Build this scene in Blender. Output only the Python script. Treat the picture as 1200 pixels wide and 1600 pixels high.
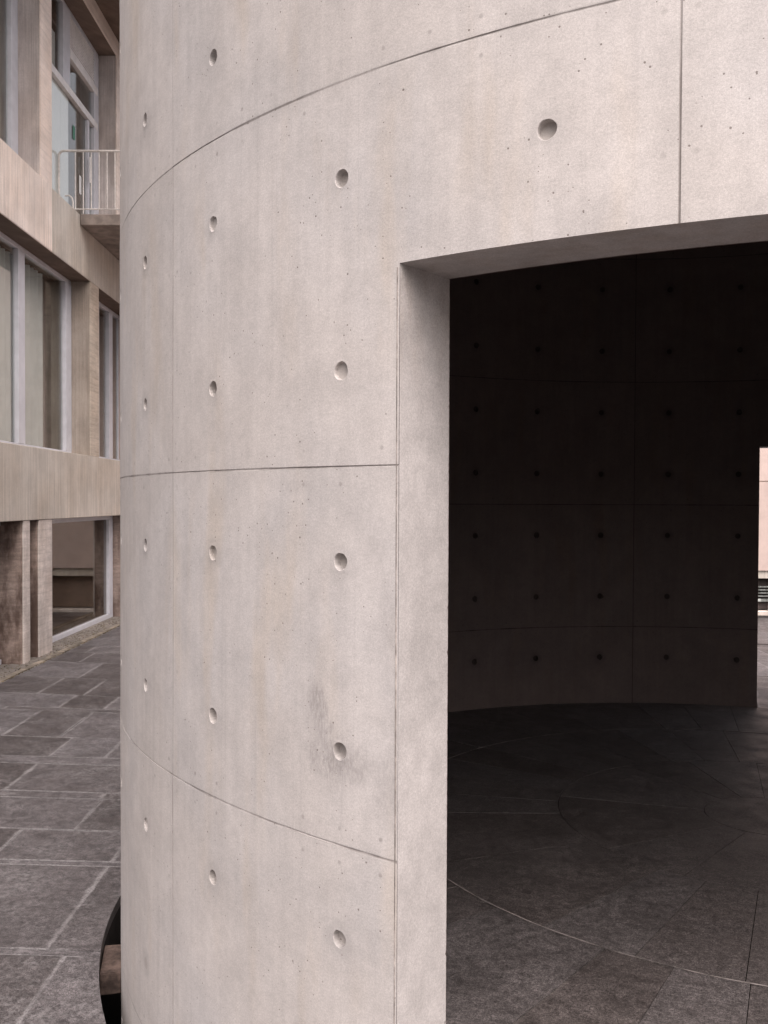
import bpy, bmesh, math, random
from mathutils import Vector, Matrix
random.seed(7)
D2R = math.radians
scn = bpy.context.scene
col = scn.collection
for o in list(bpy.data.objects): bpy.data.objects.remove(o)

# ------------------------------------------------------------------ camera
EYE = 1.6304
CAMY = -5.3419
cam = bpy.data.cameras.new('camera'); camo = bpy.data.objects.new('camera', cam); col.objects.link(camo)
yaw, pitch, roll = -.3779, -.0208, .0040
fw = Vector((math.sin(yaw)*math.cos(pitch), math.cos(yaw)*math.cos(pitch), math.sin(pitch)))
rt = Vector((math.cos(yaw), -math.sin(yaw), 0)); up = rt.cross(fw)
rt, up = rt*math.cos(roll)+up*math.sin(roll), -rt*math.sin(roll)+up*math.cos(roll)
camo.matrix_world = Matrix(((rt.x, up.x, -fw.x, 0), (rt.y, up.y, -fw.y, CAMY), (rt.z, up.z, -fw.z, EYE), (0, 0, 0, 1)))
cam.sensor_fit = 'VERTICAL'; cam.sensor_height = 32; cam.sensor_width = 24
cam.lens = 1529.264/1600*32
cam.shift_x = 0.0; cam.shift_y = 14.9/1600
cam.clip_start = .05; cam.clip_end = 2000
scn.camera = camo

# ------------------------------------------------------------------ light
SUN_EL, SUN_AZ = 54, 147          # azimuth clockwise from +Y
w = bpy.data.worlds.new('World'); scn.world = w; w.use_nodes = True
nt = w.node_tree; bg = nt.nodes['Background']
sky = nt.nodes.new('ShaderNodeTexSky'); sky.sky_type = 'NISHITA'; sky.sun_disc = False
sky.sun_elevation = D2R(SUN_EL); sky.sun_rotation = D2R(SUN_AZ)
sky.dust_density = 6; sky.air_density = 1.0; sky.ozone_density = 1
hs = nt.nodes.new('ShaderNodeHueSaturation'); hs.inputs['Saturation'].default_value = .22
tint = nt.nodes.new('ShaderNodeMix'); tint.data_type = 'RGBA'; tint.blend_type = 'MULTIPLY'; tint.inputs[0].default_value = 1
tint.inputs[7].default_value = (1.0, .945, .95, 1)
nt.links.new(sky.outputs[0], hs.inputs['Color']); nt.links.new(hs.outputs[0], tint.inputs[6])
nt.links.new(tint.outputs[2], bg.inputs['Color'])
bg.inputs['Strength'].default_value = .15
sl = bpy.data.lights.new('sun', 'SUN'); so = bpy.data.objects.new('sun', sl); col.objects.link(so)
sl.energy = 1.45; sl.angle = D2R(75); sl.color = (1, .90, .84)
sd = Vector((math.sin(D2R(SUN_AZ))*math.cos(D2R(SUN_EL)), math.cos(D2R(SUN_AZ))*math.cos(D2R(SUN_EL)), math.sin(D2R(SUN_EL))))
so.rotation_euler = sd.to_track_quat('Z', 'Y').to_euler(); so.location = (6, -8, 12)
vs = scn.view_settings
scn.display_settings.display_device = 'sRGB'
vs.view_transform = 'Standard'; vs.look = 'None'; vs.exposure = .73; vs.gamma = 1; vs.use_curve_mapping = False
scn.render.engine = 'CYCLES'
scn.cycles.max_bounces = 8; scn.cycles.diffuse_bounces = 5

# ------------------------------------------------------------------ node helpers
class N:
    def __init__(s, name):
        s.m = bpy.data.materials.new(name); s.m.use_nodes = True
        s.t = s.m.node_tree; s.b = s.t.nodes['Principled BSDF']
    def new(s, t, **k):
        n = s.t.nodes.new(t)
        for a, v in k.items(): setattr(n, a, v)
        return n
    def put(s, sock, v):
        if hasattr(v, 'is_output') or isinstance(v, bpy.types.NodeSocket): s.t.links.new(v, sock)
        elif v is not None:
            if isinstance(v, tuple) and len(v) == 3 and sock.type == 'RGBA': v = v+(1,)
            sock.default_value = v
    def ma(s, op, a, b=None, c=None, clamp=False):
        n = s.new('ShaderNodeMath', operation=op); n.use_clamp = clamp
        s.put(n.inputs[0], a)
        if b is not None: s.put(n.inputs[1], b)
        if c is not None: s.put(n.inputs[2], c)
        return n.outputs[0]
    def add(s, a, b): return s.ma('ADD', a, b)
    def sub(s, a, b): return s.ma('SUBTRACT', a, b)
    def mul(s, a, b): return s.ma('MULTIPLY', a, b)
    def step(s, v, lo, hi, a=0., b=1.):       # smooth ramp
        n = s.new('ShaderNodeMapRange', interpolation_type='SMOOTHSTEP')
        s.put(n.inputs[0], v); s.put(n.inputs[1], lo); s.put(n.inputs[2], hi); s.put(n.inputs[3], a); s.put(n.inputs[4], b)
        return n.outputs[0]
    def vec(s, x, y, z=0.):
        n = s.new('ShaderNodeCombineXYZ'); s.put(n.inputs[0], x); s.put(n.inputs[1], y); s.put(n.inputs[2], z); return n.outputs[0]
    def xyz(s, v):
        n = s.new('ShaderNodeSeparateXYZ'); s.put(n.inputs[0], v); return n.outputs
    def scl(s, v, sc):
        n = s.new('ShaderNodeVectorMath', operation='MULTIPLY'); s.put(n.inputs[0], v); n.inputs[1].default_value = sc; return n.outputs[0]
    def noise(s, v, scale, det=3, rough=.55, dist=0.):
        n = s.new('ShaderNodeTexNoise'); s.put(n.inputs['Vector'], v)
        n.inputs['Scale'].default_value = scale; n.inputs['Detail'].default_value = det
        n.inputs['Roughness'].default_value = rough; n.inputs['Distortion'].default_value = dist
        return n.outputs['Fac']
    def white(s, v):
        n = s.new('ShaderNodeTexWhiteNoise'); s.put(n.inputs['Vector'], v); return n.outputs['Value']
    def voro(s, v, scale):
        n = s.new('ShaderNodeTexVoronoi'); s.put(n.inputs['Vector'], v); n.inputs['Scale'].default_value = scale; return n.outputs['Distance'], n.outputs['Color']
    def mix(s, f, a, b, bt='MIX'):
        n = s.new('ShaderNodeMix', data_type='RGBA', blend_type=bt); s.put(n.inputs[0], f); s.put(n.inputs[6], a); s.put(n.inputs[7], b); return n.outputs[2]
    def gray(s, v): return s.vec(v, v, v)
    def mulc(s, c, v): return s.mix(1., c, s.gray(v), 'MULTIPLY')
    def bump(s, h, st, dist=.01):
        n = s.new('ShaderNodeBump'); s.put(n.inputs['Height'], h); n.inputs['Strength'].default_value = st; n.inputs['Distance'].default_value = dist
        s.t.links.new(n.outputs[0], s.b.inputs['Normal'])
    def obj(s): return s.new('ShaderNodeTexCoord').outputs['Object']
    def uv(s): return s.new('ShaderNodeTexCoord').outputs['UV']
    def attr(s, name): return s.new('ShaderNodeAttribute', attribute_name=name).outputs['Fac']
    def out(s, c, rough, spec=.3):
        s.put(s.b.inputs['Base Color'], c); s.put(s.b.inputs['Roughness'], rough); s.b.inputs['Specular IOR Level'].default_value = spec
        return s.m

# geometry constants of the round pavilion
S = 1.1
H = .99
RO, RI = 2.9055*S, 2.7012*S
TH0, W = -.6056, 2*math.pi/11.5
ZM = 1.5633*S
THI, ZMI = 3.5008, ZM-.1098
THJ = -.2725; ZL = 2.0155*S
THF = 3.175; ZLF = 1.8849*S
DOOR_N = (THJ, .50); DOOR_F = (2.40, THF)
ZG = -.35

def concrete_fair(name, base, patches=(), inner=False):
    """fair-faced panel concrete; UV in panel units (x = panels round, y = panels up)"""
    n = N(name); uv = n.uv(); u, v, _ = n.xyz(uv)
    P = n.vec(n.mul(u, 1.745), n.mul(v, .99))
    fu, fv = n.ma('FRACT', n.add(u, 50.)), n.ma('FRACT', n.add(v, 50.))
    pid = n.vec(n.ma('FLOOR', u), n.ma('FLOOR', v))
    tone = n.step(n.white(pid), 0., 1., .955, 1.03)
    big = n.step(n.noise(P, 1.3, 5, .65), .3, .7, .915, 1.06)
    med = n.step(n.noise(P, 6., 5, .7), .3, .7, .925, 1.045)
    streak = n.step(n.noise(n.scl(P, (22., 1.1, 1.)), 1., 3, .6), .3, .7, .955, 1.025)
    line = n.step(n.noise(n.scl(P, (60., .7, 1.)), 1., 2, .6), .60, .72, 1., .95)
    fine = n.mul(n.step(n.noise(P, 170., 3, .75), .28, .72, .88, 1.08), n.step(n.noise(P, 38., 5, .75), .3, .7, .94, 1.04))
    grit = n.step(n.noise(P, 420., 2, .6), .28, .72, .87, 1.09)
    val = n.mul(n.mul(n.mul(tone, big), n.mul(med, streak)), n.mul(n.mul(fine, grit), line))
    dh = n.mul(n.ma('MINIMUM', fv, n.sub(1., fv)), .99)
    dv = n.mul(n.ma('MINIMUM', fu, n.sub(1., fu)), 1.745)
    wob = n.noise(P, 5., 4, .7)
    # grime at the joints
    jn = n.step(wob, .35, .7)
    sm_h = n.mul(n.step(dh, .0, .05, .11, 0.), jn); sm_v = n.mul(n.step(dv, .0, .055, .09, 0.), n.step(n.noise(P, 3.3, 3), .4, .65))
    th = n.mul(n.step(dh, .0015, n.add(.003, n.mul(n.step(wob, .42, .66), .004)), 1., 0.), n.step(n.noise(P, 2.3, 5, .75), .44, .60, .60, .90) if inner else n.step(n.noise(P, 2.3, 5, .75), .44, .60, .30, .68))
    tv = n.mul(n.step(dv, .0012, .0040, 1., 0.), n.step(n.noise(P, 3.1, 4, .7), .38, .6, .65 if inner else .46, .85 if inner else .72))
    # tie holes: halo of grout smear
    hu = n.mul(n.sub(n.ma('FRACT', n.mul(fu, 3.)), .5), 1.745/3)
    hv = n.mul(n.sub(n.ma('FRACT', n.mul(fv, 2.)), .5), .495)
    hd = n.ma('SQRT', n.add(n.mul(hu, hu), n.mul(hv, hv)))
    hid = n.vec(n.ma('FLOOR', n.mul(u, 3.)), n.ma('FLOOR', n.mul(v, 2.)), 3.)
    hdw = n.add(hd, n.mul(n.sub(n.noise(P, 22., 3), .5), .05))
    halo = n.mul(n.step(hdw, .026, .070, 1., 0.), n.step(n.white(hid), .1, 1., .3, 1.))
    # nail heads of the formwork
    a = n.ma('DIVIDE', n.sub(n.mul(fu, W), .0106), .0437)
    du = n.mul(n.sub(n.ma('FRACT', n.add(a, .5)), .5), .1397)
    ddh = n.sub(dh, .045)
    nail = n.ma('SQRT', n.add(n.mul(du, du), n.mul(ddh, ddh)))
    nid = n.vec(n.ma('FLOOR', n.add(a, .5)), n.ma('FLOOR', n.mul(v, 2.)), n.ma('FLOOR', u))
    nw = n.white(nid)
    nailm = n.mul(n.step(nail, .003, n.add(.005, n.mul(nw, .004)), 1., 0.), n.step(nw, .15, 1., 0.05, .50))
    b = n.ma('DIVIDE', n.sub(n.mul(fv, .99), .045), .30)
    dw = n.mul(n.sub(n.ma('FRACT', n.add(b, .5)), .5), .30)
    ddv = n.sub(dv, .034)
    nail2 = n.ma('SQRT', n.add(n.mul(dw, dw), n.mul(ddv, ddv)))
    nailm2 = n.mul(n.step(nail2, .004, .009, 1., 0.), .20)
    # blow holes
    clus = n.step(n.noise(P, 2.3, 5, .75), .44, .66, .04, 1.)
    blow = None
    for sc, r0 in ((13., .050), (36., .115), (85., .25)):
        d, c = n.voro(n.add(P, 0.) if False else P, sc)
        cr, cg, _ = n.xyz(c)
        rad = n.mul(n.step(cr, n.sub(1., n.mul(clus, .36)), n.add(1.001, n.mul(clus, -.22)), 0., r0), n.add(.35, n.mul(cg, .65)))
        bm = n.mul(n.step(n.sub(d, rad), -.015, .012, 1., 0.), n.step(rad, .004, .02))
        blow = bm if blow is None else n.ma('MAXIMUM', blow, bm)
    pm = 0.; pbl = 0.
    for (pu, pv, ru, rv, amt, seed) in patches:
        x = n.ma('DIVIDE', n.sub(u, pu), ru); y = n.ma('DIVIDE', n.sub(v, pv), rv)
        d = n.ma('SQRT', n.add(n.mul(x, x), n.mul(y, y)))
        d = n.add(d, n.mul(n.sub(n.noise(n.vec(n.mul(u, 1.745), n.mul(v, .45), seed), 14., 6, .75), .5), 2.6))
        m = n.step(d, .30, 1.15, amt, 0.)
        rag = n.step(n.noise(n.scl(P, (1., .30, 1.)), 120., 5, .8), .40, .58, .25, 1.)
        pm = n.ma('MAXIMUM', pm, n.mul(m, rag))
    c = n.mix(n.step(n.noise(P, 1.1, 3), .35, .68), base, (base[0]*.93, base[1]*.95, base[2]*.975))
    c = n.mix(n.mul(n.step(n.noise(n.scl(P, (3., .6, 1.)), 1.7, 3), .52, .72), .55), c, (base[0]*.97, base[1]*.91, base[2]*.82))
    c = n.mulc(c, val)
    gr = (base[0]*.55, base[1]*.56, base[2]*.57); dk = (base[0]*.16, base[1]*.14, base[2]*.13)
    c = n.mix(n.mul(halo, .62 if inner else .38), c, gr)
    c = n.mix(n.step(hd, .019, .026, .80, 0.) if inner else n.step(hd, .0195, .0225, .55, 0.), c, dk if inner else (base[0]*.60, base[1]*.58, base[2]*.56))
    c = n.mix(n.ma('ADD', sm_h, sm_v, clamp=True), c, gr)
    if patches: c = n.mix(pm, c, (base[0]*.55, base[1]*.55, base[2]*.56))
    c = n.mix(n.ma('MAXIMUM', nailm, nailm2), c, (base[0]*.3, base[1]*.29, base[2]*.28))
    c = n.mix(n.ma('MAXIMUM', th, tv), c, dk)
    c = n.mix(n.mul(blow, .70), c, (base[0]*.2, base[1]*.17, base[2]*.15))
    h = n.add(n.mul(n.noise(P, 150., 4, .7), .25), n.add(n.mul(blow, -1.2), n.mul(n.noise(P, 9., 3), .7)))
    n.bump(h, .35, .004)
    return n.out(c, n.step(n.noise(P, 4., 3), .3, .7, .55, .72), .25)

PU = (THJ-TH0)/W   # jamb position in panel units
patches = [(.452, -.645, .030, .070, .85, 1.), (.490, -.77, .065, .085, .85, 2.), (.465, -.70, .030, .07, .7, 3.), (.53, -.80, .03, .04, .6, 12.),
           (.56, -.20, .05, .13, .22, 4.), (.585, -.82, .04, .10, .35, 5.), (.40, -.05, .05, .03, .35, 6.),
           (.59, -.40, .015, .25, .3, 7.), (.06, -.33, .03, .22, .22, 8.), (.09, -.9, .06, .1, .22, 9.), (1.3, .25, .25, .05, .2, 11.)]
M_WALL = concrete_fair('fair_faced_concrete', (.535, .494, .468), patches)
M_INNERSHADE = concrete_fair('shaded_fair_faced_concrete', (.20, .152, .138), (), True)  # same concrete darkened, interior shade put into the base colour

def concrete_plain(name, base):
    n = N(name); P = n.obj()
    v = n.mul(n.step(n.noise(P, 2.2, 4, .6), .3, .7, .88, 1.07), n.step(n.noise(P, 13., 5, .75), .3, .7, .89, 1.07))
    v = n.mul(v, n.mul(n.step(n.noise(P, 170., 3, .75), .28, .72, .86, 1.09), n.step(n.noise(P, 420., 2, .6), .28, .72, .87, 1.09)))
    d, c = n.voro(P, 30.); cr, cg, _ = n.xyz(c)
    bl = n.mul(n.step(n.sub(d, n.mul(n.step(cr, .85, 1., 0., .13), cg)), -.01, .015, 1., 0.), n.step(cr, .85, .9))
    z = n.xyz(P)[2]
    brown = n.mul(n.step(z, ZL-.5, ZL+.02), n.step(n.noise(n.scl(P, (1., 1., .35)), 9., 5, .7), .40, .70, .1, .8))
    c = n.mix(n.mul(brown, .55), base, (base[0]*.62, base[1]*.50, base[2]*.40))
    c = n.mulc(c, v); c = n.mix(n.mul(bl, .6), c, (base[0]*.25, base[1]*.22, base[2]*.2))
    n.bump(n.add(n.mul(n.noise(P, 120., 4, .7), .4), n.noise(P, 14., 4)), .4, .004)
    return n.out(c, .68, .22)
M_REV = concrete_plain('reveal_concrete', (.53, .495, .478))

def granite(name, base, dep=(.29, .275, .275), depamt=1., light=.5, tv=.2):
    n = N(name); P = n.obj(); e = n.attr('edge'); r = n.new('ShaderNodeNewGeometry').outputs['Random Per Island']
    tone = n.step(r, 0., 1., 1-tv, 1+tv)
    v = n.mul(n.step(n.noise(P, 3., 4, .65), .3, .7, .82, 1.18), n.step(n.noise(P, 220., 2, .7), .3, .7, .52, 1.5))
    v = n.mul(v, n.step(n.noise(P, 24., 5, .75), .3, .7, .66, 1.38))
    v = n.mul(v, n.step(n.noise(P, 90., 3, .75), .3, .7, .68, 1.38))
    c = n.mulc(n.mix(r, base, (base[0]*.94, base[1]*.99, base[2]*1.03)), n.mul(v, tone))
    c = n.mix(n.mul(n.step(n.noise(P, 130., 3, .65), .56, .68), .5*light), c, (base[0]*3., base[1]*3., base[2]*3.))
    wn = n.noise(P, 5.5, 5, .75)
    m = n.step(n.add(e, n.mul(n.sub(wn, .5), 1.3)), .02, .50, 1., 0.)
    m = n.mul(m, n.mul(n.step(n.noise(P, 75., 3, .7), .35, .6, .30, .95), n.step(n.noise(P, 1.3, 4, .7), .34, .54, .35, 1.)))
    lich = n.mul(n.step(n.noise(P, 1.9, 6, .75), .44, .68), n.step(n.noise(P, 42., 5, .8), .44, .60, 0., .50))
    c = n.mix(n.mul(n.ma('MAXIMUM', m, lich), depamt), c, dep)
    n.bump(n.add(n.noise(P, 200., 3, .7), n.mul(n.noise(P, 12., 4), 1.5)), .5, .004)
    return n.out(c, n.step(n.noise(P, 6., 4), .3, .7, .42, .68), .35)
M_PAVE = granite('weathered_granite', (.090, .079, .078), tv=.30)
M_FLOOR = granite('floor_granite', (.092, .078, .074), (.13, .12, .118), .0, .55, .12)
def simple(name, c, rough, var=.1, sc=20., spec=.3, metal=0.):
    n = N(name); P = n.obj()
    v = n.mul(n.step(n.noise(P, sc, 4, .6), .3, .7, 1-var, 1+var), n.step(n.noise(P, sc*.12, 3), .3, .7, 1-var, 1+var))
    n.bump(n.noise(P, sc*4, 3), .15, .003); n.b.inputs['Metallic'].default_value = metal
    return n.out(n.mulc(c, v), rough, spec)
M_GROUT = simple('pale_mortar', (.20, .185, .18), .9, .45, 9.)
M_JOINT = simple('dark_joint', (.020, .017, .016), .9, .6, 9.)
M_SEAM = simple('seam_mortar', (.27, .24, .225), .9, .45, 14.)
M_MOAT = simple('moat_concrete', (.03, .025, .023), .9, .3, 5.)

def board_concrete(name, base, horiz=False, stain=.0, streaky=1.):
    n = N(name); P = n.obj(); x, y, z = n.xyz(P); q = n.add(x, n.mul(y, 1.7))
    Q = n.vec(q, z)
    a, b = (18., .8) if not horiz else (1.2, 16.)
    st = n.step(n.noise(n.scl(Q, (a*1.6, b, 1.)), 1., 4, .7), .3, .7, 1-.14*streaky, 1+.10*streaky)
    st2 = n.step(n.noise(n.scl(Q, (a*4.5, b*1.5, 1.)), 1., 3, .7), .3, .7, 1-.12*streaky, 1+.09*streaky)
    brd = n.step(n.white(n.vec(n.ma('FLOOR', n.mul(z if horiz else q, 10.)), 2.)), 0., 1., .955, 1.035)
    fz = n.ma('FRACT', n.mul(z if horiz else q, 10.))
    edge = n.mul(n.step(n.ma('MINIMUM', fz, n.sub(1., fz)), .02, .07, .89, 1.), 1.)
    v = n.mul(n.mul(st, st2), n.mul(brd, n.mul(edge, n.step(n.noise(P, 1.5, 5, .65), .3, .7, .86, 1.1))))
    v = n.mul(v, n.step(n.noise(P, 60., 3, .7), .3, .7, .92, 1.07))
    c = n.mix(n.step(n.noise(P, 1.1, 4), .35, .7, 0., .5), base, (base[0]*.86, base[1]*.78, base[2]*.70))
    c = n.mulc(c, v)
    if stain:
        s = n.mul(n.step(n.noise(n.scl(P, (1.6, 1.6, .6)), 2.2, 5, .65), .38, .60), stain)
        c = n.mix(s, c, (base[0]*.22, base[1]*.17, base[2]*.15))
    n.bump(n.add(n.mul(n.noise(n.scl(Q, (a*3, b*2, 1.)), 1., 3), 1.), n.mul(edge, .6)), .5, .006)
    return n.out(c, .8, .2)
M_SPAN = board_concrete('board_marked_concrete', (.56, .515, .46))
M_SPANLIT = board_concrete('sunlit_board_marked_concrete', (.84, .74, .67))  # spandrel concrete brightened: warm sunlight on the upper left painted into the colour
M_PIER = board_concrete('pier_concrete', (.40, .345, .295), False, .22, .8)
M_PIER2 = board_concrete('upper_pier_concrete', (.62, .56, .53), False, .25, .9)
M_TICK = board_concrete('pier_end_concrete', (.52, .45, .375), True, .0, .9)
M_TICKLIT = board_concrete('sunlit_pier_end_concrete', (.84, .73, .66), True, .0, .35)  # pier end concrete with the upper storey's sunlight painted in
M_FIN = board_concrete('stained_fin_concrete', (.36, .285, .25), True, .85, 1.3)
M_FINE = board_concrete('fin_end_concrete', (.66, .60, .56), True, .25, .7)
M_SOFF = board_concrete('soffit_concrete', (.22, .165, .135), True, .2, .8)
M_BALC = simple('mottled_balcony_concrete', (.24, .20, .175), .85, .22, 7.)
M_ALU = simple('grey_painted_metal', (.60, .60, .64), .45, .06, 8., .5)
M_ALUW = simple('pale_painted_metal', (.78, .75, .74), .5, .08, 8., .5)
M_RAILM = simple('railing_paint', (.66, .61, .57), .5, .12, 30., .5)
M_ROOM = simple('dim_room_plaster', (.34, .25, .20), .9, .2, 3.)
M_CURT = simple('grey_curtain_cloth', (.60, .61, .59), .95, .06, 6.)
M_CURTW = simple('white_curtain_cloth', (.86, .84, .83), .95, .03, 6.)
M_DOORREFL = simple('white_door_sky_reflection', (.88, .87, .86), .15, .02, 6., .8)
M_PAPER = simple('white_paper', (.8, .8, .78), .9, .02, 6.)
M_GREEN = simple('green_sticker', (.10, .25, .18), .8, .02, 6.)
M_CURB = simple('mossy_curb_concrete', (.22, .19, .155), .9, .40, 10.)
M_GRAV = simple('gravel_bed', (.20, .178, .158), .95, .22, 12.)
M_RUST = simple('rusty_block_concrete', (.17, .12, .10), .9, .55, 16.)
M_PINK = simple('pink_render', (.52, .415, .375), .85, .06, 6.)
M_DARKIN = simple('dark_interior', (.05, .04, .038), .9, .3, 5.)
M_SLAT = simple('pale_louvre', (.42, .44, .42), .5, .1, 8.)
def glass(name, tintc=(.93, .94, .93), refl=1.):
    n = N(name); t = n.t; t.nodes.remove(n.b)
    tr = n.new('ShaderNodeBsdfTransparent'); tr.inputs[0].default_value = tintc+(1,)
    gl = n.new('ShaderNodeBsdfGlossy'); gl.inputs['Roughness'].default_value = .012; gl.inputs[0].default_value = (.9, .92, .92, 1)
    ge = n.new('ShaderNodeNewGeometry'); dt = n.new('ShaderNodeVectorMath', operation='DOT_PRODUCT')
    t.links.new(ge.outputs['Incoming'], dt.inputs[0]); t.links.new(ge.outputs['Normal'], dt.inputs[1])
    k = n.ma('POWER', n.sub(1., n.ma('ABSOLUTE', dt.outputs['Value'])), 5.)
    f = n.mul(n.add(.055, n.mul(k, .90)), refl)
    mx = n.new('ShaderNodeMixShader'); n.put(mx.inputs[0], f); t.links.new(tr.outputs[0], mx.inputs[1]); t.links.new(gl.outputs[0], mx.inputs[2])
    t.links.new(mx.outputs[0], t.nodes['Material Output'].inputs[0]); return n.m
M_GLASS = glass('window_glass')
M_GLASSD = glass('ground_floor_glass', (.62, .56, .50), 1.1)

# ------------------------------------------------------------------ object helpers
def link(name, me, mats, parent=None, smooth=False):
    if not isinstance(mats, (list, tuple)): mats = [mats]
    for m in mats: me.materials.append(m)
    o = bpy.data.objects.new(name, me); col.objects.link(o)
    if parent: o.parent = parent
    if smooth:
        for p in me.polygons: p.use_smooth = True
        me.set_sharp_from_angle(angle=D2R(30))
    return o
def thing(name, label, cat, loc=(0, 0, 0), rz=0., group=None):
    o = bpy.data.objects.new(name, None); col.objects.link(o); o.location = loc; o.rotation_euler = (0, 0, rz)
    o.empty_display_size = .2; o['label'] = label; o['category'] = cat
    if group: o['group'] = group
    return o
def tag(o, label, cat, group=None):
    o['label'] = label; o['category'] = cat
    if group: o['group'] = group
    return o
class MB:
    """boxes in local coords collected into one mesh, with small bevels"""
    def __init__(s): s.bm = bmesh.new()
    def box(s, x0, x1, y0, y1, z0, z1, bev=0.):
        b = bmesh.new()
        vs_ = [b.verts.new((x, y, z)) for z in (z0, z1) for x, y in ((x0, y0), (x1, y0), (x1, y1), (x0, y1))]
        for f in ((3, 2, 1, 0), (4, 5, 6, 7), (0, 1, 5, 4), (1, 2, 6, 5), (2, 3, 7, 6), (3, 0, 4, 7)): b.faces.new([vs_[i] for i in f])
        b.normal_update()
        if bev: bmesh.ops.bevel(b, geom=b.edges[:], offset=bev, segments=1, affect='EDGES')
        me = bpy.data.meshes.new('t'); b.to_mesh(me); b.free(); s.bm.from_mesh(me); bpy.data.meshes.remove(me); return s
    def tube(s, pts, r, seg=10):
        pts = [Vector(p) for p in pts]; rings = []
        for i, p in enumerate(pts):
            d = ((pts[min(i+1, len(pts)-1)]-p).normalized()+(p-pts[max(i-1, 0)]).normalized()).normalized()
            a = d.orthogonal().normalized() if i == 0 else (a-d*a.dot(d)).normalized()
            b_ = d.cross(a)
            rings.append([s.bm.verts.new(p+(a*math.cos(2*math.pi*k/seg)+b_*math.sin(2*math.pi*k/seg))*r) for k in range(seg)])
        for q, t in zip(rings, rings[1:]):
            for k in range(seg): s.bm.faces.new((q[k], q[(k+1) % seg], t[(k+1) % seg], t[k]))
        s.bm.faces.new(rings[0][::-1]); s.bm.faces.new(rings[-1]); return s
    def build(s, name, mat, parent=None, smooth=False, off=None):
        me = bpy.data.meshes.new(name)
        if off: bmesh.ops.translate(s.bm, verts=s.bm.verts, vec=off)
        s.bm.to_mesh(me); s.bm.free(); return link(name, me, mat, parent, smooth)

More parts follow.
